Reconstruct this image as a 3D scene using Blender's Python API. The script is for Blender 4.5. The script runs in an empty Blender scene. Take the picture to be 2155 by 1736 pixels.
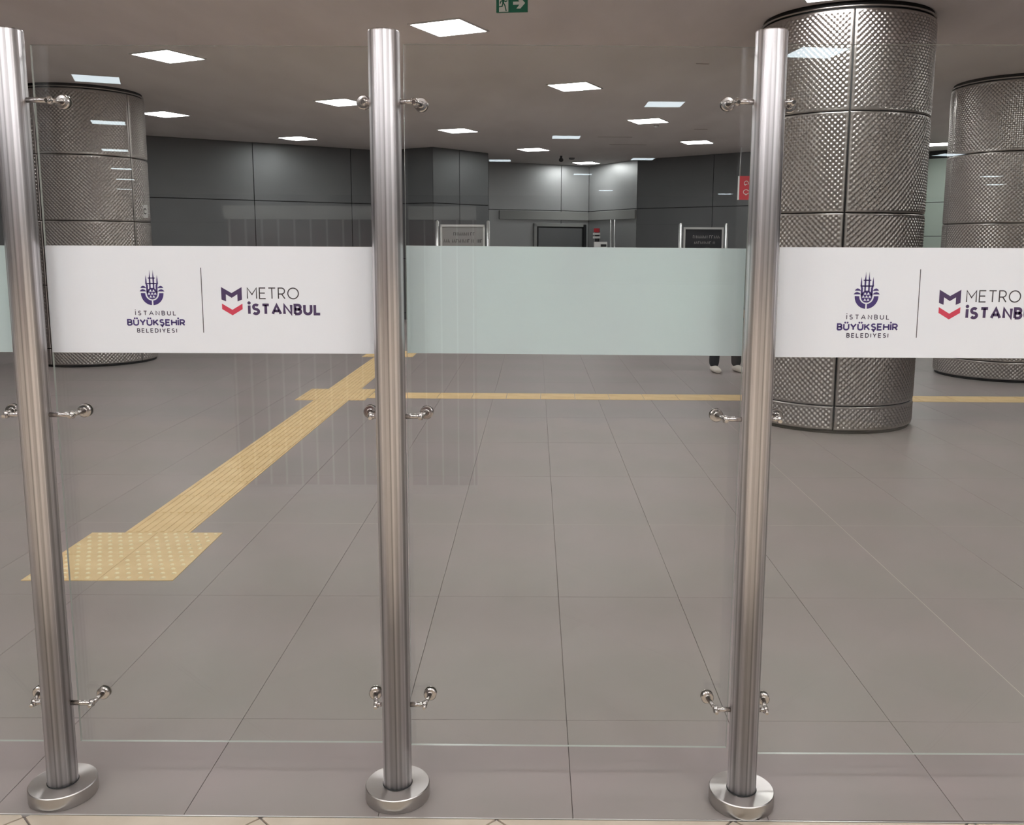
import bpy, bmesh, math, random
from math import sin, cos, pi, radians
from mathutils import Matrix, Vector
random.seed(7)
S = bpy.context.scene
COL = S.collection

# ---------------------------------------------------------------- camera, world, exposure
W_, H_ = 2155.0, 1736.0
FPX, PITCH, ROLL, EYE = 1902.64, 0.145, -0.0046, 1.7644
cam_d = bpy.data.cameras.new('camera'); cam = bpy.data.objects.new('camera', cam_d); COL.objects.link(cam)
cam_d.sensor_fit = 'HORIZONTAL'; cam_d.sensor_width = 36.0; cam_d.lens = FPX / W_ * 36.0
cam_d.shift_x = -48.01 / W_; cam_d.shift_y = -75.38 / W_
cam_d.clip_start = 0.05; cam_d.clip_end = 200
cam.matrix_world = Matrix.Translation((0, 0, EYE)) @ Matrix.Rotation(pi/2 - PITCH, 4, 'X') @ Matrix.Rotation(-ROLL, 4, 'Z')
S.camera = cam
S.view_settings.view_transform = 'Standard'; S.view_settings.look = 'None'
S.view_settings.exposure = 0.62; S.view_settings.gamma = 1.0; S.view_settings.use_curve_mapping = False
LAMP, LAMP_B = 20.0, 6.5   # strength of the light diffusers: far hall, and the cooler ones behind the viewer
world = bpy.data.worlds.new('world'); S.world = world; world.use_nodes = True
world.node_tree.nodes['Background'].inputs[0].default_value = (0.5, 0.48, 0.45, 1)
world.node_tree.nodes['Background'].inputs[1].default_value = 0.02
S.cycles.max_bounces = 10; S.cycles.diffuse_bounces = 5; S.cycles.glossy_bounces = 5
S.cycles.transparent_max_bounces = 16; S.cycles.transmission_bounces = 6
S.cycles.sample_clamp_indirect = 6.0
S.cycles.use_denoising = True
S.cycles.caustics_reflective = False; S.cycles.caustics_refractive = False

ZC = 3.9258            # ceiling height
YP = 2.698             # line of the posts
YG = 2.753             # front face of the glass

# ---------------------------------------------------------------- materials
def srgb(r, g, b):
    f = lambda c: ((c/255 + 0.055)/1.055)**2.4 if c > 10 else c/255/12.92
    return (f(r), f(g), f(b), 1)
def mat(name, col, rough=0.5, metal=0.0, spec=0.5, emit=None, estr=0, noise=None, bump=None, aniso=0):
    m = bpy.data.materials.new(name); m.use_nodes = True
    nt = m.node_tree; b = nt.nodes['Principled BSDF']
    b.inputs['Base Color'].default_value = col
    b.inputs['Roughness'].default_value = rough; b.inputs['Metallic'].default_value = metal
    b.inputs['Specular IOR Level'].default_value = spec
    if aniso: b.inputs['Anisotropic'].default_value = aniso
    if emit is not None:
        b.inputs['Emission Color'].default_value = emit; b.inputs['Emission Strength'].default_value = estr
    tc = None
    def coord(scale):
        tcn = nt.nodes.new('ShaderNodeTexCoord'); mp = nt.nodes.new('ShaderNodeMapping')
        mp.inputs['Scale'].default_value = scale
        nt.links.new(tcn.outputs['Object'], mp.inputs['Vector']); return mp.outputs['Vector']
    if noise:      # (scale vec, second colour, detail, low, high)
        sc, c2, det, lo, hi = noise
        n = nt.nodes.new('ShaderNodeTexNoise'); n.inputs['Scale'].default_value = 1; n.inputs['Detail'].default_value = det
        nt.links.new(coord(sc), n.inputs['Vector'])
        r = nt.nodes.new('ShaderNodeValToRGB'); r.color_ramp.elements[0].position = lo; r.color_ramp.elements[1].position = hi
        r.color_ramp.elements[0].color = col; r.color_ramp.elements[1].color = c2
        nt.links.new(n.outputs['Fac'], r.inputs['Fac']); nt.links.new(r.outputs['Color'], b.inputs['Base Color'])
    if bump:       # (scale vec, strength, distance, detail)
        sc, st, di, det = bump
        n = nt.nodes.new('ShaderNodeTexNoise'); n.inputs['Scale'].default_value = 1; n.inputs['Detail'].default_value = det
        nt.links.new(coord(sc), n.inputs['Vector'])
        bp = nt.nodes.new('ShaderNodeBump'); bp.inputs['Strength'].default_value = st; bp.inputs['Distance'].default_value = di
        nt.links.new(n.outputs['Fac'], bp.inputs['Height']); nt.links.new(bp.outputs['Normal'], b.inputs['Normal'])
    return m
M = {}
M['tile'] = mat('grey_porcelain', srgb(158,146,144), 0.42, spec=0.4, noise=((1.3,1.3,1.3), srgb(149,142,137), 3, .35, .7), bump=((30,30,30), .05, .002, 4))
M['grout'] = mat('grout', srgb(137,127,123), 0.8)
M['pale_joint'] = mat('pale_joint', srgb(200,190,180), 0.6)
M['beige'] = mat('beige_stone', srgb(212,198,180), 0.4, noise=((6,6,6), srgb(194,180,160), 5, .3, .75))
M['tactile'] = mat('yellow_tactile', srgb(242,213,160), 0.55, noise=((5,5,5), srgb(226,194,138), 4, .3, .8))
M['tactile_highlight'] = mat('highlit_yellow_studs', srgb(255,240,200), 0.5)  # studs coloured lighter to imitate their bright highlights
M['ceiling'] = mat('ceiling_paint', srgb(240,236,234), 0.75, noise=((1.2,.35,1), srgb(224,219,216), 4, .35, .75), bump=((4,1.5,4), .15, .01, 4))
M['wall'] = mat('charcoal_cladding', srgb(122,123,124), 0.5, 0.6, spec=0.5, noise=((.8,.8,.8), srgb(112,113,114), 3, .3, .7))
M['wall_light'] = mat('mid_grey_cladding', srgb(140,140,138), 0.45)
M['wall_green'] = mat('pale_green_cladding', srgb(172,184,174), 0.4)
M['wall_dark'] = mat('black_backing', srgb(38,38,38), 0.7)
M['hall_floor'] = mat('hall_stone', srgb(176,172,170), 0.4)
M['recess'] = mat('lamp_washed_cladding', srgb(172,173,173), 0.42, 0.6)  # cladding lightened so its colour carries part of the lamp wash
M['seam'] = mat('ceiling_seam', srgb(150,142,136), 0.7)  # grey of the thin ceiling seam strips
M['plaster'] = mat('plaster', srgb(165,165,168), 0.8)
M['steel'] = mat('brushed_steel_painted_streaks', (0.40,0.385,0.39,1), 0.38, 1.0, noise=((105,105,.07), (0.88,0.85,0.87,1), 4, .38, .62), bump=((170,170,.12), .6, .0014, 2))  # reflection streaks painted into the colour, over a brushing bump
M['steel_plate'] = mat('turned_steel', (0.56,0.54,0.52,1), 0.33, 1.0, bump=((90,90,90), .12, .0005, 3), aniso=0.8)
_nt = M['steel_plate'].node_tree; _tg = _nt.nodes.new('ShaderNodeTangent'); _tg.direction_type = 'RADIAL'; _tg.axis = 'Z'
_nt.links.new(_tg.outputs[0], _nt.nodes['Principled BSDF'].inputs['Tangent'])
M['chrome'] = mat('polished_steel', (0.58,0.55,0.53,1), 0.2, 1.0)
M['clad'] = mat('dimpled_steel', (0.47,0.435,0.41,1), 0.34, 1.0)
M['clad_edge'] = mat('steel_trim', (0.50,0.47,0.44,1), 0.34, 1.0)
M['core'] = mat('column_core', srgb(28,26,25), 0.7)
M['lamp'] = mat('lamp_diffuser', (1,1,1,1), 0.5, emit=(0.985,0.985,0.99,1), estr=LAMP)
M['fill_lamp'] = mat('fill_lamp_diffuser', (1,1,1,1), 0.5, emit=(0.985,0.985,1.0,1), estr=14.5)  # for the added overhead panels that brighten the film bands
M['lamp_cool'] = mat('lamp_diffuser_cool', (1,1,1,1), 0.5, emit=(0.86,0.95,1.0,1), estr=LAMP_B)
M['white'] = mat('white_paint', srgb(225,225,222), 0.45)
M['edge'] = mat('glass_edge', srgb(186,190,184), 0.25)
M['green'] = mat('exit_green', srgb(28,110,84), 0.5)
M['signwhite'] = mat('sign_white', srgb(225,228,220), 0.5)
M['red'] = mat('sign_red', srgb(205,50,60), 0.5)
M['ink'] = mat('purple_ink', srgb(74,58,118), 0.5)
M['ink_dark'] = mat('dark_ink', srgb(74,66,84), 0.5)
M['ink_plum'] = mat('plum_ink', srgb(80,62,98), 0.5)
M['ink_grey'] = mat('charcoal_ink', srgb(66,62,66), 0.5)
M['ink_red'] = mat('red_ink', srgb(212,70,92), 0.5)
M['film'] = mat('white_film', srgb(240,243,248), 0.5)
M['film_back'] = mat('green_tinted_film', srgb(226,240,243), 0.3, noise=((2.2,2.2,2.2), srgb(222,231,237), 2, .3, .7))
M['black'] = mat('black_plastic', srgb(25,25,26), 0.4)
M['cloth_dark'] = mat('dark_trousers', srgb(34,36,40), 0.9)
M['cloth_top'] = mat('grey_jacket', srgb(70,72,80), 0.9)
M['skin'] = mat('skin', srgb(196,150,124), 0.55)
M['hair'] = mat('hair', srgb(38,28,22), 0.7)
M['shoe'] = mat('white_trainer', srgb(236,228,218), 0.6)
M['board_grey'] = mat('board_grey', srgb(150,148,146), 0.4)
M['board_dark'] = mat('board_dark', srgb(44,44,48), 0.3)
M['screen_red'] = mat('red_brown_panel', srgb(112,74,76), 0.5)
M['alu'] = mat('satin_aluminium', (0.75,0.75,0.74,1), 0.4, 1.0)

def glass_mat():
    m = bpy.data.materials.new('clear_glass'); m.use_nodes = True; nt = m.node_tree; nt.nodes.clear()
    out = nt.nodes.new('ShaderNodeOutputMaterial'); mix = nt.nodes.new('ShaderNodeMixShader')
    tr = nt.nodes.new('ShaderNodeBsdfTransparent'); tr.inputs[0].default_value = (0.965, 0.98, 0.97, 1)
    gl = nt.nodes.new('ShaderNodeBsdfGlossy'); gl.inputs['Roughness'].default_value = 0.0; gl.inputs['Color'].default_value = (0.93,0.97,1,1)
    lw = nt.nodes.new('ShaderNodeLayerWeight'); lw.inputs['Blend'].default_value = 0.5
    pw = nt.nodes.new('ShaderNodeMath'); pw.operation = 'POWER'; pw.inputs[1].default_value = 5
    ma = nt.nodes.new('ShaderNodeMath'); ma.operation = 'MULTIPLY_ADD'; ma.inputs[1].default_value = 0.96; ma.inputs[2].default_value = 0.04
    L = nt.links.new
    L(lw.outputs['Facing'], pw.inputs[0]); L(pw.outputs[0], ma.inputs[0]); L(ma.outputs[0], mix.inputs[0])
    L(tr.outputs[0], mix.inputs[1]); L(gl.outputs[0], mix.inputs[2]); L(mix.outputs[0], out.inputs[0])
    return m
M['glass'] = glass_mat()

# ---------------------------------------------------------------- helpers
class MB:
    def __init__(s): s.v = []; s.f = []; s.m = []; s.sm = []
    def add(s, vs, fs, mi=0, smooth=False):
        o = len(s.v); s.v += [tuple(v) for v in vs]
        for f in fs: s.f.append(tuple(i+o for i in f)); s.m.append(mi); s.sm.append(smooth)
        return s
    def box(s, x0, x1, y0, y1, z0, z1, mi=0, M4=None):
        vs = [Vector(p) for p in ((x0,y0,z0),(x1,y0,z0),(x1,y1,z0),(x0,y1,z0),(x0,y0,z1),(x1,y0,z1),(x1,y1,z1),(x0,y1,z1))]
        if M4: vs = [M4 @ v for v in vs]
        return s.add(vs, [(0,3,2,1),(4,5,6,7),(0,1,5,4),(1,2,6,5),(2,3,7,6),(3,0,4,7)], mi)
    def bevbox(s, x0, x1, y0, y1, z0, z1, b, mi=0):       # top edges chamfered
        a = [(x0,y0,z0),(x1,y0,z0),(x1,y1,z0),(x0,y1,z0)]
        c = [(x0,y0,z1-b),(x1,y0,z1-b),(x1,y1,z1-b),(x0,y1,z1-b)]
        t = [(x0+b,y0+b,z1),(x1-b,y0+b,z1),(x1-b,y1-b,z1),(x0+b,y1-b,z1)]
        return s.add(a+c+t, [(0,3,2,1),(8,9,10,11)]+[(i,(i+1)%4,4+(i+1)%4,4+i) for i in range(4)]+[(4+i,4+(i+1)%4,8+(i+1)%4,8+i) for i in range(4)], mi)
    def lathe(s, prof, n=32, c=(0,0,0), M4=None, mi=0, smooth=True, caps=True, sharp=False):   # prof: [(r, z)]
        if sharp:
            for i in range(len(prof)-1): s.lathe(prof[i:i+2], n, c, M4, mi, True, False)
            return s
        vs = []; k = len(prof)
        for j in range(n):
            a = 2*pi*j/n
            for r, z in prof: vs.append(Vector((c[0]+r*cos(a), c[1]+r*sin(a), c[2]+z)))
        if M4: vs = [M4 @ v for v in vs]
        fs = []
        for j in range(n):
            j2 = (j+1) % n
            for i in range(k-1): fs.append((j*k+i, j2*k+i, j2*k+i+1, j*k+i+1))
        s.add(vs, fs, mi, smooth)
        if caps:
            o = len(s.v) - n*k
            if prof[0][0] > 1e-6: s.f.append(tuple(o+j*k for j in reversed(range(n)))); s.m.append(mi); s.sm.append(False)
            if prof[-1][0] > 1e-6: s.f.append(tuple(o+j*k+k-1 for j in range(n))); s.m.append(mi); s.sm.append(False)
        return s
    def tube(s, p, q, r, r2=None, n=12, mi=0):
        p, q = Vector(p), Vector(q); d = q - p; M4 = Matrix.Translation(p) @ d.to_track_quat('Z', 'Y').to_matrix().to_4x4()
        return s.lathe([(r, 0), (r if r2 is None else r2, d.length)], n, M4=M4, mi=mi)
    def poly(s, pts, z0, z1, mi=0):                       # prism over (x, y) outline
        n = len(pts)
        s.add([(x, y, z0) for x, y in pts] + [(x, y, z1) for x, y in pts],
              [tuple(reversed(range(n))), tuple(range(n, 2*n))] + [(i, (i+1)%n, n+(i+1)%n, n+i) for i in range(n)], mi)
        return s
    def mesh(s, name, mats):
        me = bpy.data.meshes.new(name); me.from_pydata(s.v, [], s.f)
        if not isinstance(mats, (list, tuple)): mats = [mats]
        for m in mats: me.materials.append(m)
        me.polygons.foreach_set('material_index', s.m); me.polygons.foreach_set('use_smooth', s.sm); me.update()
        return me
    def obj(s, name, mats, parent=None, loc=None):
        return link(name, s.mesh(name, mats), parent, loc)
def link(name, me, parent=None, loc=None, rotz=0):
    o = bpy.data.objects.new(name, me); COL.objects.link(o)
    if parent: o.parent = parent
    if loc: o.location = loc
    if rotz: o.rotation_euler = (0, 0, rotz)
    return o
def tag(o, label=None, cat=None, group=None, kind=None):
    if label: o['label'] = label
    if cat: o['category'] = cat
    if group: o['group'] = group
    if kind: o['kind'] = kind
    return o
def thing(name, label, cat, loc=(0,0,0), rotz=0, group=None):
    o = bpy.data.objects.new(name, None); COL.objects.link(o); o.empty_display_size = .1
    o.location = loc; o.rotation_euler = (0, 0, rotz); return tag(o, label, cat, group)

# ---------------------------------------------------------------- floor
RX = (-20.0, 20.0); RY = (-36.0, 28.0)
TW, TL, TX, TY = 0.607, 1.2, 0.125, 3.17
fb = MB().box(RX[0], RX[1], RY[0], RY[1], -0.12, -0.006)
floor = fb.obj('floor', M['grout']); tag(floor, kind='structure')
tm = MB().bevbox(-TW/2+.0009, TW/2-.0009, -TL/2+.0009, TL/2-.0009, -0.006, 0.0, .001).mesh('floor_tile', M['tile'])
short = MB().bevbox(-TW/2+.0009, TW/2-.0009, -.2945+.0009, .2945-.0009, -0.006, 0.0, .001).mesh('floor_tile', M['tile'])
def inview(x, y, m=0.5): return -0.592*y - m < x < 0.545*y + m and y > 2
count = 0; rest = MB()
for r in range(0, 21):
    yc = TY + (r - .5)*TL if r else 2.581 + .2945
    for k in range(-33, 33):
        x = TX + TW*(k+.5)
        if abs(x) > 19.5: continue
        if r == 0:
            if inview(x, yc): link('floor_tile', short, floor, (x, yc, 0)); count += 1
            else: rest.bevbox(x-TW/2+.0009, x+TW/2-.0009, yc-.293, yc+.293, -.006, 0, .001)
        elif inview(x, yc + TL/2) and count < 292: link('floor_tile', tm, floor, (x, yc, 0)); count += 1
        else: rest.bevbox(x-TW/2+.0009, x+TW/2-.0009, yc-TL/2+.0009, yc+TL/2-.0009, -.006, 0, .001)
tag(rest.obj('far_floor_tiles', M['tile'], floor), kind='stuff')
# pale-coloured strips along some of the joints
for x0, x1, y0, y1 in ((-16, 16, 5.568, 5.572), (TX+TW*3-.002, TX+TW*3+.002, 2.6, 10.2)):
    MB().box(x0, x1, y0, y1, -.005, -.0003).obj('joint_line', M['pale_joint'], floor)
es = MB().box(-6, 6, -.002, .002, -.006, .0025).obj('edge_strip', M['alu'], floor, (0, 2.5775, 0)); es.rotation_euler = (0, 0, -.0074)
# beige diagonal stone on the near side, clipped to y < 2.566
def clip(poly, y0):
    out = []; poly = [(x, y+.0074*x) for x, y in poly]; yb = y0
    for i in range(len(poly)):
        a, b = poly[i], poly[(i+1) % len(poly)]
        if a[1] <= yb: out.append(a)
        if (a[1] <= yb) != (b[1] <= yb):
            t = (yb - a[1])/(b[1]-a[1]); out.append((a[0]+t*(b[0]-a[0]), yb))
    return [(x, y-.0074*x) for x, y in out]
A_ = 0.518; g = .0035; nb = 0; bm_ = MB()
for i in range(-30, 30):
    for j in range(-30, 30):
        ux, uy = i*A_, j*A_
        q = [(ux+g, uy+g), (ux+A_-g, uy+g), (ux+A_-g, uy+A_-g), (ux+g, uy+A_-g)]
        q = [((x-y)*.70711-.845, (x+y)*.70711+2.576) for x, y in q]
        if min(p[1] for p in q) > 2.57 or max(p[1] for p in q) < -3 or max(abs(p[0]) for p in q) > 6: continue
        q = clip(q, 2.5745)
        if len(q) < 3: continue
        near = max(p[1] for p in q) > 2.45 and -2.2 < q[0][0] < 2.2
        mb = MB() if near else bm_
        mb.poly(q, -.006, 0.001)
        if near: mb.obj('stone_tile', M['beige'], floor)
tag(bm_.obj('near_stone_tiles', M['beige'], floor), kind='stuff')
# plain floor finish of the hall behind the viewer
MB().box(-19.9, 19.9, -35.9, -3.2, -.006, 0.0).obj('hall_floor_finish', M['hall_floor'], floor)
MB().box(-19.9, -6.2, -3.2, 2.56, -.006, 0.0).obj('hall_floor_finish', M['hall_floor'], floor)
MB().box(6.2, 19.9, -3.2, 2.56, -.006, 0.0).obj('hall_floor_finish', M['hall_floor'], floor)

# ---------------------------------------------------------------- ceiling
ceil = MB().box(RX[0], RX[1], RY[0], RY[1], ZC, ZC+.15).obj('ceiling', M['ceiling']); tag(ceil, kind='structure')
for (x, y, L, a) in ((2.0, 11.3, .16, .1), (3.6, 14.6, .3, .2), (3.1, 17.5, .25, .0), (1.6, 18.8, .7, .05), (2.0, 20.2, .8, .0)):
    o = MB().box(-L/2, L/2, -.012, .012, ZC-.004, ZC+.002).obj('access_seam', M['seam'], ceil); o.location = (x, y, 0); o.rotation_euler = (0, 0, a)

# ---------------------------------------------------------------- walls
def wall(name, p0, p1, material, joints, zs=(0, .16, 1.43, 2.69, ZC), topdark=None):
    p0, p1 = Vector((*p0, 0)), Vector((*p1, 0)); d = p1 - p0; L = d.length; a = math.atan2(d.y, d.x)
    root = link(name, MB().box(0, L, .03, .20, 0, ZC).mesh(name, M['wall_dark']), None, p0, a); tag(root, kind='structure')
    xs = [0] + sorted(j for j in joints if 0 < j < L) + [L]
    for i in range(len(xs)-1):
        for j in range(len(zs)-1):
            mm = material if not (topdark and j == len(zs)-2) else M['wall_dark']
            MB().box(xs[i]+.008, xs[i+1]-.008, 0, .03, zs[j]+.008, zs[j+1]-.008).obj('wall_panel', mm, root)
    return root
WL = M['wall']
w1 = wall('wall_back_left', (-13, 15.62), (-3.6, 21.65), WL, [1.4, 3.66, 5.9, 8.17, 10.4])
wall('wall_pier_left', (-3.6, 21.65), (-2.32, 20.82), WL, [])
wall('wall_pier_front', (-2.32, 20.82), (-1.14, 22.15), WL, [.83])
wall('wall_pier_right', (-1.14, 22.15), (-1.25, 24.4), WL, [])
w3 = wall('wall_back_recess', (-1.25, 24.4), (1.49, 25.72), M['recess'], [2.17])
w4a = wall('wall_recess_corner', (1.49, 25.72), (2.6, 23.6), M['recess'], [])
w4b = wall('wall_back_right', (2.6, 23.6), (6.3, 20.4), WL, [2.2])
wall('wall_passage', (6.3, 20.4), (7.3, 23.0), WL, [])
w5 = wall('wall_far_right', (7.3, 23.0), (11.0, 19.3), M['wall_green'], [1.2, 3.6], zs=(0, .16, 2.0, 2.77, 3.76, ZC), topdark=True)
wall('wall_right_return', (11.0, 19.3), (20, 12), WL, [3, 6, 9])
wall('wall_left_return', (-20, 9.5), (-13, 15.62), WL, [3, 6])
for nm, p0, p1 in (('wall_left', (-19.8, -36), (-19.8, 10)), ('wall_right', (19.8, 12.4), (19.8, -36)), ('wall_front', (20, -35.8), (-20, -35.8))):
    wall(nm, p0, p1, M['plaster'], [12, 24, 36])
# ledge band above the recess and the dark doorway in it
MB().box(.3, 3.05, -.05, -.001, 2.44, 2.66).obj('ledge_band', M['wall_light'], w3)
MB().box(0, 2.38, -.05, -.001, 2.44, 2.66).obj('ledge_band', M['wall_light'], w4a)
door = MB().box(1.40, 2.84, -.035, -.001, .02, 2.26).obj('door_1', M['wall_dark'], w3)
door.parent = None; door.matrix_world = Matrix.Translation((-1.25, 24.4, 0)) @ Matrix.Rotation(math.atan2(1.32, 2.74), 4, 'Z'); tag(door, kind='structure')
MB().box(1.45, 2.80, -.055, -.035, .06, 2.22).obj('door_leaf', M['wall'], door)
MB().box(2.84, 2.92, -.09, -.001, 0, 2.32).obj('door_jamb', M['black'], door)
MB().box(1.32, 1.40, -.07, -.001, 0, 2.32).obj('door_jamb', M['wall_light'], door)
MB().box(1.32, 2.92, -.07, -.001, 2.26, 2.34).obj('door_head', M['wall_light'], door)

# ---------------------------------------------------------------- round columns
ZR = (0.03, 0.2652, 1.166, 2.0668, 2.9739, 3.862)
def clad_panel(R, half, h, name='cladding_panel'):
    """quarter-round steel sheet with recessed dimples, plain rim and returned edges"""
    arc = R*2*half; gap = .006/R; P = .052
    nu = max(16, int(arc/.0066)); nv = max(6, int(h/.0066)); mb = MB()
    rim = .022
    def disp(u, v):      # u along the arc, v up
        du = min(u, arc-u); dv = min(v, h-v); e = min(du, dv)
        if e < .004: return -.010*(1-e/.004)
        if e < rim: return 0.0
        ku = (u-arc/2)/P; kv = (v-h/2)/P
        w = cos(2*pi*ku)*cos(2*pi*kv*1.0)          # staggered lattice
        d = max(0.0, w)
        f = min(1.0, (e-rim)/.01)
        return -.0090*f*d**1.1 + .0062*f*max(0.0, -w)
    vs = []
    for j in range(nv+1):
        v = h*j/nv
        for i in range(nu+1):
            u = arc*i/nu; r = R + disp(u, v); a = -half+gap + (2*half-2*gap)*i/nu
            vs.append((r*cos(a), r*sin(a), v))
    fs = [(j*(nu+1)+i, j*(nu+1)+i+1, (j+1)*(nu+1)+i+1, (j+1)*(nu+1)+i) for j in range(nv) for i in range(nu)]
    mb.add(vs, fs, 0, True)
    return mb.mesh(name, M['clad'])
CACHE = {}
def column(x, y, R, phase, label):
    t = thing('column', label, 'column', (x, y, 0), 0, None)
    MB().lathe([(R-.022, 0.0), (R-.022, ZC)], 64).obj('core', M['core'], t)
    MB().lathe([(R-.028, 3.875), (R-.002, 3.875), (R-.002, 3.888), (R-.028, 3.888)], 72, caps=False).obj('top_trim', M['clad_edge'], t)
    for j in range(5):
        z0, z1 = ZR[j]+.004, ZR[j+1]-.004
        for k in range(4):
            key = (round(R, 3), round(z1-z0, 2))
            if key not in CACHE: CACHE[key] = clad_panel(R, pi/4, z1-z0)
            link('cladding_panel', CACHE[key], t, (0, 0, z0), radians(phase + 45 + 90*k))
    return t
c1 = column(3.0205, 9.2048, .8101, -103.5, 'nearest round column of dimpled steel, right behind the right-hand post')
c0 = column(-6.6289, 13.604, .8456, -18.8, 'round column of dimpled steel at left, behind the left post and logo glass')
c2 = column(6.4852, 12.5251, .8456, -92.4, 'round column of dimpled steel cut by the right edge of the photo')
pl = MB().box(-.001, .004, -.05, .05, 2.13, 2.32).obj('number_plate', M['white'], c0)
pl.location = (.8456*cos(radians(-2))+.008, .8456*sin(radians(-2)), 0); pl.rotation_euler = (0, 0, radians(-22))
rg = MB()
for i in range(20):
    a0, a1 = 2*pi*i/24+.4, 2*pi*(i+1)/24+.4
    rg.add([(.0055, .03*cos(a0), 2.225+.045*sin(a0)), (.0055, .03*cos(a1), 2.225+.045*sin(a1)), (.0055, .018*cos(a1), 2.225+.03*sin(a1)), (.0055, .018*cos(a0), 2.225+.03*sin(a0))], [(0,1,2,3)])
rg.obj('ring_mark', M['black'], pl)

# ---------------------------------------------------------------- tactile paving
def ridged_tile():
    mb = MB().bevbox(-.1985, .1985, -.1985, .1985, .0002, .004, .001)
    for i in range(8):
        x = -.1985 + .397*(i+.5)/8; mb.bevbox(x-.011, x+.011, -.190, .190, .004, .0085, .002)
    return mb.mesh('tactile_tile', M['tactile'])
def studded_tile():
    mb = MB().bevbox(-.1985, .1985, -.1985, .1985, .0002, .004, .001); P = .397/6.5
    for j in range(6):
        for i in range(6):
            x = -.1985 + P*(i+.5+.5*(j % 2)); y = -.1985 + .397*(j+.5)/6
            mb.lathe([(.0135, 0), (.0095, .005)], 8, (x, y, .004), smooth=False, mi=1)
    return mb.mesh('tactile_tile', [M['tactile'], M['tactile_highlight']])
def plain_tile():
    mb = MB().bevbox(-.1975, .1975, -.1975, .1975, .0002, .004, .001)
    for i in range(8):
        y = -.1985 + .397*(i+.5)/8; mb.bevbox(-.190, .190, y-.010, y+.010, .004, .006, .001)
    return mb.mesh('tactile_tile', M['tactile'])
RT, ST, CT = ridged_tile(), studded_tile(), plain_tile()
p = thing('tactile_pad', 'yellow studded tactile pad nearest the glass, at the foot of the long strip', 'tactile paving', (-2.704, 4.553, 0), radians(.7))
for i in range(2):
    for j in range(2): link('tactile_tile', ST, p, (.2+.4*i, .2+.4*j, 0))
p = thing('tactile_strip', 'long yellow ridged tactile strip running away between the studded pad and the junction', 'tactile paving', (-2.11, 5.36, 0))
for j in range(12): link('tactile_tile', RT, p, (-.205, .2+.3985*j, 0))
p = thing('tactile_pad', 'yellow ridged junction pad where the two tactile strips cross, left of the middle post', 'tactile paving', (-2.735, 10.145, 0))
for i in range(2):
    for j in range(2): link('tactile_tile', RT, p, (.2+.4*i, .2+.4*j, 0))
p = thing('tactile_strip', 'short far stretch of yellow tactile strip beyond the junction pad', 'tactile paving', (-2.125, 10.95, 0))
for j in range(8): link('tactile_tile', RT, p, (-.205, .2+.4*j, 0))
p = thing('tactile_strip', 'yellow tactile strip crossing the floor from the junction pad to the right, behind the column', 'tactile paving', (-1.93, 10.50, 0), radians(-.75))
for j in range(26): link('tactile_tile', CT, p, (.2+.4*j, 0, 0))
p = thing('tactile_pad', 'distant yellow tactile pad just under the frosted band, by the middle post', 'tactile paving', (-2.73, 14.15, 0))
for i in range(2):
    for j in range(2): link('tactile_tile', RT, p, (.2+.4*i, .2+.4*j, 0))

# ---------------------------------------------------------------- barrier posts
def post(x, y, label, arms):
    t = thing('barrier_post', label, 'post', (x, y, 0))
    MB().lathe([(.094, 0), (.1015, .001), (.1021, .004), (.1021, .0427), (.1000, .0457), (.046, .0457)], 72, caps=False, sharp=True).obj('base_plate', M['steel_plate'], t)
    HP = 2.366
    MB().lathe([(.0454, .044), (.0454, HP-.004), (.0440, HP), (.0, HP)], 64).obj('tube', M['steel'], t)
    MB().lathe([(.0475, .0458), (.0475, .0470), (.0454, .0478)], 48, caps=False).obj('weld_collar', M['wall_dark'], t)
    for dx, z, dz in arms:
        s = 1 if dx > 0 else -1
        ex = dx - s*.012
        a = MB(); a.tube((s*.043, 0, z), (ex+s*.006, 0, z), .0078, n=16)
        a.lathe([(0, -.012), (.007, -.010), (.0098, 0), (.007, .010), (0, .012)], 14, (ex, 0, z))
        a.tube((ex, -.020, z-.003), (ex+s*.003, .001, z), .0055, n=12)
        arm = a.obj('clamp_arm', M['chrome'], t)
        gy = YG - y
        b = MB(); b.tube((ex, 0, z), (dx, gy-.008, z+dz), .0068, n=14)
        Ry = Matrix.Translation((dx, gy, z+dz)) @ Matrix.Rotation(pi/2, 4, 'X')
        b.lathe([(0.0, .0085), (.009, .0085), (.0105, .0075), (.018, .007), (.0208, .0045), (.0208, .0003)][::-1], 28, M4=Ry, sharp=True)
        b.obj('clamp_disc', M['chrome'], arm)
        c = MB(); c.lathe([(.0205, -.0103), (.0205, -.014), (.018, -.017), (.0, -.018)][::-1], 28, M4=Ry, sharp=True)
        c.obj('rear_disc', M['chrome'], arm)
    return t
ZT, ZM, ZB = 2.171, 1.247, .314
post(-1.5173, 2.6995, 'left brushed steel post, leaning towards the frame edge, logo glass to its right',
     [(.123, ZT, .003), (.125, ZM, .003), (.123, ZB, .006), (-.095, ZT, 0), (-.098, ZM, .002), (-.085, ZB, .006)])
post(-.4365, 2.6983, 'middle brushed steel post between logo glass and plain frosted-band glass',
     [(.097, ZT, 0), (.102, ZM, .002), (.102, ZB, .007), (-.072, ZT, .006), (-.072, ZM, .004), (-.075, ZB, .009)])
post(.6675, 2.6753, 'right brushed steel post standing in front of the nearest dimpled column',
     [(-.103, ZT, .006), (-.105, ZM, -.003), (-.103, ZB, .0), (.078, ZT, .001), (.080, ZM, -.003), (.078, ZB, -.004)])

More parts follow.
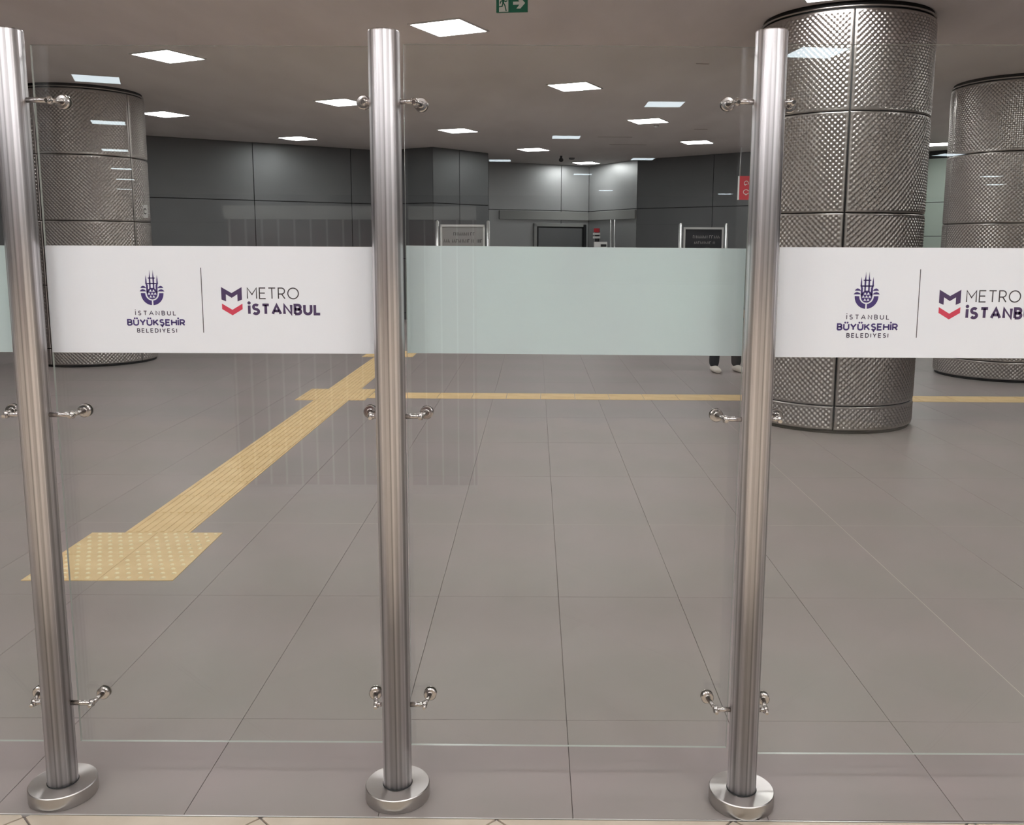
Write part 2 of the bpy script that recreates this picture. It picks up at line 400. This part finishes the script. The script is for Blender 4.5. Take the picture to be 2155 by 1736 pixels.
# ---------------------------------------------------------------- printed lettering (strokes)
def arc(cx, cy, rx, ry, a0, a1, n=10): return [(cx+rx*cos(radians(a0+(a1-a0)*i/n)), cy+ry*sin(radians(a0+(a1-a0)*i/n))) for i in range(n+1)]
def glyph(c):
    if c == 'I': return 0.0, [[(0,0),(0,1)]]
    if c == 'İ': return 0.0, [[(0,0),(0,1)], [(0,1.27),(0,1.29)]]
    if c == 'i': return 0.0, [[(0,0),(0,.93)], [(0,1.20),(0,1.21)]]
    if c == 'L': return .52, [[(0,1),(0,0),(.52,0)]]
    if c == 'E': return .56, [[(.56,1),(0,1),(0,0),(.56,0)], [(0,.52),(.5,.52)]]
    if c == 'T': return .64, [[(0,1),(.64,1)], [(.32,1),(.32,0)]]
    if c == 'H': return .68, [[(0,0),(0,1)], [(.68,0),(.68,1)], [(0,.52),(.68,.52)]]
    if c == 'N': return .68, [[(0,0),(0,1),(.68,0),(.68,1)]]
    if c == 'M': return .84, [[(0,0),(0,1),(.42,.38),(.84,1),(.84,0)]]
    if c == 'A': return .80, [[(0,0),(.40,1),(.80,0)], [(.14,.32),(.66,.32)]]
    if c == 'Y': return .72, [[(0,1),(.36,.46),(.72,1)], [(.36,.46),(.36,0)]]
    if c == 'K': return .62, [[(0,0),(0,1)], [(.60,1),(.02,.40)], [(.22,.58),(.64,0)]]
    if c == 'U': return .66, [[(0,1),(0,.34)] + arc(.33,.33,.33,.33,180,360)[1:] + [(.66,1)]]
    if c == 'Ü': w, g_ = glyph('U'); return w, g_ + [[(.17,1.24),(.17,1.26)], [(.49,1.24),(.49,1.26)]]
    if c == 'D': return .68, [[(0,0),(0,1),(.26,1)] + arc(.26,.5,.42,.5,90,-90)[1:] + [(0,0)]]
    if c == 'B': return .58, [[(0,0),(0,1),(.30,1)] + arc(.30,.76,.24,.24,90,-90)[1:] + [(0,.52)], [(.30,.52)] + arc(.30,.26,.28,.26,90,-90)[1:] + [(0,0)]]
    if c == 'R': return .60, [[(0,0),(0,1),(.30,1)] + arc(.30,.72,.28,.28,90,-90)[1:] + [(0,.44)], [(.30,.44),(.60,0)]]
    if c == 'O': return .98, [arc(.49,.5,.49,.5,0,360,28)]
    if c == 'S': return .58, [arc(.30,.755,.25,.245,35,270,10) + arc(.29,.255,.27,.255,90,-150,10)[1:]]
    if c == 'Ş': w, g_ = glyph('S'); return w, g_ + [[(.29,0),(.29,-.12),(.36,-.16),(.33,-.26),(.24,-.28)]]
    return .4, []
def strokes(mb, lines, wd, f, y):                          # f maps (u, v) -> (x, z); flat ribbons facing -y
    h = wd/2
    for ln in lines:
        pts = [Vector(f(*p)) for p in ln]
        n = len(pts); closed = n > 4 and (pts[0]-pts[-1]).length < 1e-6
        Ls, Rs = [], []
        for i in range(n):
            d0 = (pts[i]-pts[i-1]) if i else ((pts[0]-pts[-2]) if closed else pts[1]-pts[0])
            d1 = (pts[i+1]-pts[i]) if i < n-1 else ((pts[1]-pts[0]) if closed else pts[-1]-pts[-2])
            d0 = d0.normalized(); d1 = d1.normalized()
            t = (d0+d1); t = t.normalized() if t.length > .2 else d0
            nrm = Vector((-t.y, t.x)); k = h/max(.6, nrm.dot(Vector((-d0.y, d0.x))))
            Ls.append(pts[i]+nrm*k); Rs.append(pts[i]-nrm*k)
        if n == 2 and (pts[1]-pts[0]).length < wd:         # a dot
            c = (pts[0]+pts[1])/2; r = wd*.62
            mb.add([(c.x+r*cos(2*pi*i/12), y, c.y+r*sin(2*pi*i/12)) for i in range(12)], [tuple(range(12))]); continue
        o = len(mb.v)
        mb.add([(q.x, y, q.y) for q in Ls+Rs], [(n+i, n+i+1, i+1, i) for i in range(n-1)])
def word(txt, x0, x1, z0, ch, wd, y, m, parent, sp=.13):   # stretched between x0 and x1
    ws = [glyph(c)[0] for c in txt]; gap = wd+sp*ch; sx = (x1-x0-wd-gap*(len(txt)-1))/sum(ws); x = x0+wd/2; mb = MB()
    for c, w in zip(txt, ws):
        strokes(mb, glyph(c)[1], wd, lambda u, v, x=x: (x+u*sx, z0+wd/2+v*(ch-wd)), y); x += w*sx+gap
    return mb.obj('lettering', m, parent)
def flat(mb, pts, y): mb.add([(px, y, pz) for px, pz in pts], [tuple(range(len(pts)))])

def logo(film, ox, oz, k, y):
    """ox, oz: where the dividing rule is centred; k: metres per photo pixel of print"""
    P = lambda px, py: (ox+(px-427)*k, oz-(py-630)*k)
    mb = MB()
    strokes(mb, [[P(427,562), P(427,698)]], 1.6*k, lambda u, v: (u, v), y); mb.obj('divider_line', M['ink_grey'], film)
    tx = lambda t, a, b, base, ch, wd, m, sp=.13: word(t, P(a,0)[0], P(b,0)[0], P(0,base)[1], ch*k, wd*k, y, m, film, sp)
    tx('METRO', 521, 630, 627, 24.5, 2.3, M['ink_grey'], .16)
    tx('iSTANBUL', 522, 676, 660.5, 24.5, 5.7, M['ink_plum'], .085)
    tx('İSTANBUL', 285, 371, 662, 9.8, 1.6, M['ink_dark'], .42)
    tx('BÜYÜKŞEHİR', 267, 389, 684, 14.4, 3.1, M['ink'], .07)
    tx('BELEDIYESI', 287, 371, 698.5, 9.4, 1.7, M['ink_dark'], .30)
    # M shaped mark
    mb = MB()
    for pts in ([(467.5,602),(489,614.5),(489,624.5),(477,617),(477,632),(467.5,628)], [(489,614.5),(510.5,602),(510.5,628),(501,632),(501,617),(489,624.5)]): flat(mb, [P(*q) for q in pts], y)
    mb.obj('initial_mark', M['ink_plum'], film)
    mb = MB()
    for pts in ([(468,636.5),(489.5,649.5),(489.5,661),(468,648)], [(489.5,649.5),(511,636.5),(511,648),(489.5,661)]): flat(mb, [P(*q) for q in pts], y)
    mb.obj('chevron_mark', M['ink_red'], film)
    # emblem, drawn from the right-hand print: crop pixels about (578, 345)
    E = lambda u, v: P(323+(u-578)*.2003, 616+(v-345)*.2003)
    mb = MB(); e2 = MB()
    q = lambda pts, b=None: flat(b or mb, [E(*p) for p in pts], y if b is None else y-.0002)
    for s in (-1, 1):
        X = lambda u: 578+s*u
        q([(X(17),98),(X(13),150),(X(11),185),(X(11),300),(X(27),300),(X(27),185),(X(21),150)])
        q([(X(59),152),(X(52),200),(X(50),240),(X(40),262),(X(40),330),(X(58),345),(X(60),262),(X(66),240),(X(64),200)])
        q([(X(56),325),(X(130),325),(X(116),308),(X(98),301),(X(78),306)])
        q([(X(56),290),(X(120),288),(X(108),272),(X(92),265),(X(74),272)])
        n = 16; o_, i_ = [], []
        for i in range(n+1):
            a = radians(-1 + 87*i/n)
            o_.append((X(118*cos(a)), 344+124*sin(a))); a2 = radians(-1+85*i/n); i_.append((X(72*cos(a2)), 344+76*sin(a2)))
        for i in range(n): q([o_[i], o_[i+1], i_[i+1], i_[i]])
    q([(548,180),(608,180),(622,185),(608,191),(548,191),(534,185)])
    q([(528,236),(628,236),(650,242),(628,249),(528,249),(506,242)])
    q([(578+56*cos(2*pi*i/28), 347+60*sin(2*pi*i/28)) for i in range(28)])
    for ty, xs_ in ((327, (562,594)), (357, (546,578,610)), (388, (562,594))):
        for tx_ in xs_: q([(tx_-14, ty), (tx_+14, ty), (tx_, ty-24)], e2)
    em = mb.obj('emblem', M['ink'], film); e2.obj('emblem_triangles', M['film'], film)

# ---------------------------------------------------------------- glass panels
def pane(x0, x1, z0, z1, film, bz, label, tilt=0.0):
    t = thing('glass_panel', label, 'glass panel', (x0, YG, z0), 0)
    t.rotation_euler = (0, tilt, 0)
    w, h = x1-x0, z1-z0; g_ = MB()
    vs = [(0,0,0),(w,0,0),(w,.010,0),(0,.010,0),(0,0,h),(w,0,h),(w,.010,h),(0,.010,h)]
    g_.add(vs, [(0,1,5,4),(2,3,7,6)], 0); g_.add(vs, [(0,3,2,1),(4,5,6,7),(1,2,6,5),(3,0,4,7)], 1)
    g_.obj('pane', [M['glass'], M['edge']], t)
    b0, b1 = bz[0]-z0, bz[1]-z0
    if film == 'front':
        f = MB().box(0.001, w-.001, -.0008, -.0002, b0, b1).obj('film_band', M['film'], t)
    else:
        f = MB().box(0.001, w-.001, .0102, .0108, b0, b1).obj('film_band', M['film_back'], t)
    return t, f
t0, f0 = pane(-2.50, -1.597, .149, 2.334, 'back', (1.430, 1.755), 'glass panel cut by the left edge, with a green-tinted frosted band')
t1, f1 = pane(-1.480, -.487, .150, 2.336, 'front', (1.431, 1.7555), 'glass panel with a white logo band between the left and middle posts')
t2, f2 = pane(-.3985, .632, .142, 2.343, 'back', (1.4325, 1.760), 'glass panel with a plain green-tinted frosted band between middle and right posts', 0.0042)
t3, f3 = pane(.735, 1.672, .117, 2.348, 'front', (1.4265, 1.7605), 'glass panel with a white logo band to the right of the right post')
logo(f1, -1.012+1.480, (1.755-(630-517)*.001440)-.150, .001452, -.0012)
logo(f3, 1.165-.735, (1.7605-(638-521)*.001440)-.117, .001528, -.0012)

# ---------------------------------------------------------------- ceiling lights
LF = MB(); a_ = .28; b_ = .300
for x0, x1, y0, y1 in ((-b_, b_, -b_, -a_), (-b_, b_, a_, b_), (-b_, -a_, -a_, a_), (a_, b_, -a_, a_)): LF.box(x0, x1, y0, y1, -.012, -.0005)
LFm = LF.mesh('light_frame', M['white']); LDm = MB().box(-a_, a_, -a_, a_, -.008, -.0005).mesh('diffuser', M['lamp'])
LDc = MB().box(-a_, a_, -a_, a_, -.008, -.0005).mesh('diffuser', M['lamp_cool'])
LDn = MB().box(-a_, a_, -a_, a_, -.008, -.0005).mesh('diffuser', M['fill_lamp'])
def light(x, y, ang, label, group=None, cool=0):
    t = thing('ceiling_light', label, 'ceiling light', (x, y, ZC), radians(ang), group)
    link('frame', LFm, t); link('diffuser', (LDm, LDc, LDn)[int(cool)], t)
GL = 'square light panels set diagonally in the hall ceiling'
for x, y, lb in ((-.88, 9.51, 'largest lit ceiling panel, just above and right of the middle post top'),
    (-4.297, 10.99, 'lit ceiling panel high at left, the first one right of the left post'),
    (-6.293, 15.79, 'lit ceiling panel touching the right edge of the left dimpled column'),
    (-4.938, 19.26, 'lit ceiling panel right above the long dark wall at left'),
    (-3.0, 14.40, 'lit ceiling panel partly hidden by the upper left clamp of the middle post'),
    (.531, 12.90, 'lit ceiling panel high in the middle glass panel, the nearest one there'),
    (-1.495, 17.84, 'lit ceiling panel above the left notice board, just right of the middle post'),
    (1.969, 16.35, 'lit ceiling panel left of the right post, just below its upper left clamp'),
    (-.062, 21.27, 'lit ceiling panel above the edge of the dark pier in the middle glass panel'),
    (1.334, 24.62, 'farthest lit ceiling panel, right above the corner of the far recess'),
    (3.404, 19.63, 'lit ceiling panel over the dark wall just left of the right post'),
    (8.52, 19.84, 'sliver of lit ceiling panel between the two right-hand columns')):
    light(x, y, -25.5, lb, GL)
HID = 'lit ceiling panel in the hall, not in view directly'
for x, y in ((-2.3, 6.2), (2.55, 8.1), (1.15, 4.85), (5.4, 14.6), (6.9, 17.9), (4.0, 11.4), (-5.7, 7.7), (-9.0, 13.3), (5.6, 6.6), (7.2, 9.8), (-10.3, 9.4), (-7.1, 4.4), (8.9, 12.9), (10.5, 16)):
    light(x, y, -25.5, HID, 'light panels of the far hall out of view')
ORD = ('nearest', 'second', 'third', 'fourth', 'fifth', 'sixth', 'seventh')
def back_row(pts, an, where):
    for n, (x, y) in enumerate(pts):
        light(x, y, an, '%s lit ceiling panel of %s' % (ORD[n], where), 'light panels behind the viewer', True)
back_row(((-5.85, -6.96), (-7.75, -11.36), (-9.9, -16.29), (-12.2, -21.69), (-14.1, -26.19), (-16.7, -31.89)), -22, 'the left row behind the viewer, mirrored over the left column')
back_row(((1.98, -8.91), (.61, -13.29), (2.7, -17.89), (-.93, -18.49), (1.45, -22.99), (2.8, -31.29), (8.0, -33.4)), 0, 'the middle rows behind the viewer, mirrored in the middle glass')
back_row(((3.15, -5.09), (9.8, -16.49), (6.0, -19.5), (6.6, -22.0), (14.1, -23.09), (16.1, -26.79)), -8, 'the right rows behind the viewer, mirrored over the right columns')
for x in (-6.3, -4.2, -2.1, 0, 2.1, 4.2, 6.3):  # unseen panels added overhead to light the films and posts
    for y in (.6, -1.1, -2.75):
        light(x + (.9 if y == -1.1 else 0), y, 20, 'added ceiling panel overhead of the viewer, unseen fill light', 'added fill panels overhead', 2)

# ---------------------------------------------------------------- exit sign
t = thing('exit_sign', 'green emergency exit sign with running man and arrow, cut by the top edge', 'sign', (-.195, 7.5, 3.585), radians(-7))
MB().box(-.125, .125, 0, .02, 0, .135).obj('sign_box', M['green'], t)
mb = MB(); y = -.0008
for pts in ([(-.103,.004),(-.028,.004),(-.028,.122),(-.103,.122)],
            [(.010,.055),(.060,.055),(.036,.025),(.068,.025),(.106,.066),(.068,.108),(.036,.108),(.060,.078),(.010,.078)]): flat(mb, pts, y)
mb.obj('pictogram_ground', M['signwhite'], t)
mb = MB()
strokes(mb, [[(-.070,.075),(-.078,.045),(-.105,.042)], [(-.070,.078),(-.055,.050),(-.045,.008)], [(-.068,.090),(-.050,.080),(-.036,.088)], [(-.070,.092),(-.088,.082),(-.094,.066)]], .0085, lambda u, v: (u, v), -.0014)
flat(mb, [(-.078,.072),(-.062,.072),(-.060,.098),(-.074,.098)], -.0014); flat(mb, [(-.066+.008*cos(2*pi*i/12), .108+.008*sin(2*pi*i/12)) for i in range(12)], -.0014)
mb.obj('running_figure', M['green'], t)
for s in (-.09, .09): MB().tube((s, .01, .135), (s, .01, ZC-3.585), .003, n=8).obj('hanger_rod', M['alu'], t)

# ---------------------------------------------------------------- red hanging sign by the right post
t = thing('hanging_sign', 'small red sign with two white symbols hanging beside the right post', 'sign', (4.55, 20.6, 2.78), radians(-6))
MB().box(0, .30, 0, .03, 0, .52).obj('sign_face', M['red'], t)
MB().box(-.035, 0, -.005, .04, 0, .52).obj('sign_edge', M['white'], t)
mb = MB(); strokes(mb, [arc(.15,.36,.045,.05,-30,250,14), [(.12,.33),(.17,.34)], arc(.15,.17,.06,.05,20,340,14), [(.12,.13),(.15,.10),(.18,.13)]], .013, lambda u, v: (u, v), -.001)
mb.obj('white_symbols', M['signwhite'], t)
MB().tube((.0, .015, .52), (.012, .015, ZC-2.78), .012, n=8).obj('hanger_rod', M['alu'], t)

# ---------------------------------------------------------------- notice boards
def board(x, y, rz, w, h0, h1, face, ink, label, lines):
    t = thing('notice_board', label, 'notice board', (x, y, 0), rz)
    for s in (0, w):
        MB().tube((s, 0, 0), (s, 0, h1+.05), .038, n=16).lathe([(.038, 0), (.025, .02), (0, .03)], 16, (s, 0, h1+.05)).obj('upright', M['alu'], t)
        MB().lathe([(.10, 0), (.10, .012), (.05, .02)], 20, (s, 0, 0)).obj('foot', M['alu'], t)
    fr = MB(); a0, a1 = .065, w-.065
    for q in ((a0, a1, h1-.055, h1-.01), (a0, a1, h0, h0+.045), (a0, a0+.04, h0, h1-.01), (a1-.04, a1, h0, h1-.01)): fr.box(q[0], q[1], -.03, .03, q[2], q[3])
    fr.obj('frame', M['alu'], t)
    MB().box(a0+.04, a1-.04, -.012, .012, h0+.045, h1-.055).obj('board_face', face, t)
    r = random.Random(3); mb = MB()
    for (lx0, lx1, zz, hh) in lines:                       # writing too small to read in the photograph
        x_ = lx0
        while x_ < lx1:
            ww = r.uniform(.022, .045)
            if r.random() < .12: x_ += .03; continue
            k = r.randrange(4); u0, u1 = x_, x_+ww*.8
            ln = [[[(u0,0),(u0,hh)], [(u1,0),(u1,hh)]], [[(u0,0),(u0,hh),(u1,0)]], [[(u0,hh),(u1,hh)], [(u0,0),(u0,hh)]], [[(u0,0),((u0+u1)/2,hh),(u1,0)]]][k]
            strokes(mb, ln, .011, lambda u, v, zz=zz: (u, zz+v), -.0135); x_ += ww+.012
    mb.obj('small_print', ink, t)
board(-2.09, 19.5, radians(-1), 1.08, .9, 2.19, M['board_grey'], M['ink_grey'], 'grey notice board in a metal frame on two posts, left of the far recess', [(.35,.78,1.95,.065),(.14,.95,1.80,.07),(.3,.6,1.62,.06),(.3,.7,1.5,.06)])
board(3.20, 20.2, radians(2), 1.02, .9, 2.17, M['board_dark'], M['board_grey'], 'black notice board in a metal frame on two posts, left of the right post', [(.28,.86,1.92,.06),(.28,.84,1.80,.05),(.5,.7,1.66,.05)])

# ---------------------------------------------------------------- small things on and near the far walls
t = thing('call_point', 'small red and white call point on the far recess wall', 'call point', (1.60, 23.7, 0), radians(-30))
MB().box(-.07, .07, -.06, 0, 2.09, 2.19).obj('beacon', M['red'], t)
MB().box(-.10, .10, -.05, 0, 2.02, 2.075).obj('upper_plate', M['white'], t)
MB().box(-.10, .10, -.05, 0, 1.93, 1.985).obj('lower_plate', M['white'], t)
MB().box(-.05, .05, -.03, .02, 1.70, 2.09).obj('back_rail', M['wall_dark'], t)
MB().tube((0, .0, 0), (0, .0, 1.75), .03, n=12).obj('pole', M['alu'], t)
MB().lathe([(.16, 0), (.16, .02), (.04, .03)], 20).obj('foot', M['alu'], t)
t = thing('ticket_reader', 'white box with a dark slot on a stand, just above the frosted band', 'ticket machine', (1.60, 22.5, 0))
MB().box(-.16, .16, -.10, .10, 1.05, 1.84).obj('housing', M['white'], t)
MB().box(.0, .14, -.104, -.099, 1.72, 1.78).obj('slot', M['black'], t)
MB().box(-.05, .05, -.05, .05, .02, 1.05).obj('stem', M['alu'], t)
MB().box(-.2, .2, -.15, .15, 0, .02).obj('foot', M['alu'], t)
t = thing('guide_pole', 'slim metal double pole in front of the far recess wall', 'pole', (2.02, 23.9, 0))
for s in (-.05, .05): MB().tube((s, 0, 0), (s, 0, 2.42), .022, n=12).obj('pole', M['alu'], t)
MB().box(-.12, .12, -.08, .08, 0, .02).obj('foot', M['alu'], t)
t = thing('security_camera', 'black dome camera hanging from the ceiling before the far recess', 'camera', (.623, 22.77, ZC))
MB().lathe([(.03, 0), (.03, -.05)][::-1], 16).obj('stem', M['black'], t)
MB().lathe([(0, -.15), (.045, -.135), (.06, -.10), (.045, -.06), (.02, -.045)], 20).obj('dome', M['black'], t)
t = thing('smoke_detector', 'small brown ceiling fitting right of the dome camera', 'smoke detector', (.904, 23.3, ZC))
MB().lathe([(0, -.05), (.06, -.04), (.08, -.001)], 20).obj('body', M['wall'], t)
t = thing('smoke_detector', 'small white ceiling fitting below the light left of the right post', 'smoke detector', (2.194, 16.98, ZC))
MB().lathe([(0, -.04), (.04, -.03), (.05, -.001)], 20).obj('body', M['white'], t)

# ---------------------------------------------------------------- slatted screen behind the viewer (mirrored in the glass)
t = thing('slatted_screen', 'slatted screen with a pale header, seen only as a faint reflection in the glass', 'screen', (-2.13, -.79, 0), radians(0))
MB().box(0, 1.72, -.04, .04, 1.93, 2.02).obj('header', M['white'], t)
MB().box(0, 1.72, -.04, -.02, .05, 1.93).obj('back_panel', M['screen_red'], t)
MB().box(0, 1.72, -.05, .05, 0, .05).obj('bottom_rail', M['alu'], t)
for i in range(16): MB().box(.02+.112*i-.004, .02+.112*i+.004, -.02, .0, .05, 1.93).obj('slat', M['white'], t)

# ---------------------------------------------------------------- person behind the frosted band
def skinned(name, joints, edges, m, parent, sub=2):
    me = bpy.data.meshes.new(name); me.from_pydata([j[0] for j in joints], edges, []); me.materials.append(m)
    o = link(name, me, parent)
    o.modifiers.new('skin', 'SKIN'); sk = me.skin_vertices[0].data
    for i, j in enumerate(joints): sk[i].radius = j[1]; sk[i].use_root = (i == 0)
    o.modifiers['skin'].use_smooth_shade = True
    sb = o.modifiers.new('sub', 'SUBSURF'); sb.levels = sb.render_levels = sub
    dg = bpy.context.evaluated_depsgraph_get(); me2 = bpy.data.meshes.new_from_object(o.evaluated_get(dg)); me2.name = name
    o.modifiers.clear(); o.data = me2
    return o
t = thing('person', 'person in dark trousers and white trainers standing behind the frosted band', 'person', (2.69, 12.66, 0), radians(12))
J = [((0,0,.88),(.15,.11)), ((0,0,1.08),(.135,.10)), ((0,.01,1.26),(.16,.11)), ((0,.01,1.36),(.09,.07)), ((0,0,1.43),(.05,.05)), ((0,-.01,1.55),(.075,.09)), ((0,0,1.62),(.055,.065))]
E_ = [(0,1),(1,2),(2,3),(3,4),(4,5),(5,6)]
def limb(p, chain):
    prev = p
    for c in chain: J.append(c); E_.append((prev, len(J)-1)); prev = len(J)-1
for s in (-1, 1):
    limb(2, [((s*.17,.01,1.30),(.06,.06)), ((s*.215,.02,1.06),(.043,.045)), ((s*.225,-.04,.84),(.03,.033)), ((s*.225,-.07,.76),(.035,.022))])
    limb(0, [((s*.10,0,.82),(.09,.095)), ((s*.14,0,.47),(.06,.065)), ((s*.165,.02,.12),(.038,.042)), ((s*.168,-.02,.045),(.035,.04))])
skinned('body', J, E_, M['skin'], t)
for s in (-1, 1):
    for i, w in enumerate((-.024, -.008, .008, .024)):
        skinned('finger', [((s*.225+w*.5, -.075+w, .745), (.009,.009)), ((s*.228+w*.5, -.085+w, .71), (.008,.008)), ((s*.224+w*.5, -.08+w, .675+abs(w)*.4), (.007,.007))], [(0,1),(1,2)], M['skin'], t, 1)
    skinned('thumb', [((s*.215, -.10, .77), (.010,.010)), ((s*.205, -.125, .74), (.009,.009)), ((s*.2, -.13, .715), (.008,.008))], [(0,1),(1,2)], M['skin'], t, 1)
skinned('trousers', [((0,0,.93),(.165,.125)), ((0,0,.86),(.165,.12)), ((-.105,0,.78),(.10,.105)), ((-.14,0,.47),(.078,.082)), ((-.167,.01,.20),(.072,.075)), ((-.167,.01,.055),(.074,.08)), ((.105,0,.78),(.10,.105)), ((.14,0,.47),(.078,.082)), ((.167,.01,.20),(.072,.075)), ((.167,.01,.055),(.074,.08))],
        [(0,1),(1,2),(2,3),(3,4),(4,5),(1,6),(6,7),(7,8),(8,9)], M['cloth_dark'], t)
skinned('jacket', [((0,0,.84),(.175,.135)), ((0,0,1.08),(.155,.12)), ((0,.01,1.27),(.175,.125)), ((0,.01,1.36),(.10,.08)), ((-.18,.01,1.30),(.072,.072)), ((-.222,.02,1.06),(.056,.058)), ((-.23,-.035,.85),(.043,.045)), ((.18,.01,1.30),(.072,.072)), ((.222,.02,1.06),(.056,.058)), ((.23,-.035,.85),(.043,.045))],
        [(0,1),(1,2),(2,3),(2,4),(4,5),(5,6),(2,7),(7,8),(8,9)], M['cloth_top'], t)
skinned('hair', [((0,.015,1.57),(.074,.082)), ((0,.015,1.635),(.066,.08)), ((0,.01,1.655),(.04,.05))], [(0,1),(1,2)], M['hair'], t)
for s in (-1, 1):
    skinned('shoe', [((s*.167,.075,.048),(.052,.048)), ((s*.17,-.03,.052),(.058,.052)), ((s*.18,-.16,.040),(.058,.040)), ((s*.183,-.21,.03),(.040,.03))], [(0,1),(1,2),(2,3)], M['shoe'], t)
    MB().lathe([(0, -.006), (.008, -.003), (.008, .003), (0, .006)], 10, (s*.03, -.098, 1.56)).obj('eye', M['black'], t)
MB().lathe([(.014, 0), (.004, .045)], 8, (0, -.105, 1.515)).obj('nose', M['skin'], t)
MB().box(-.022, .022, -.1, -.088, 1.49, 1.497).obj('mouth', M['ink_red'], t)
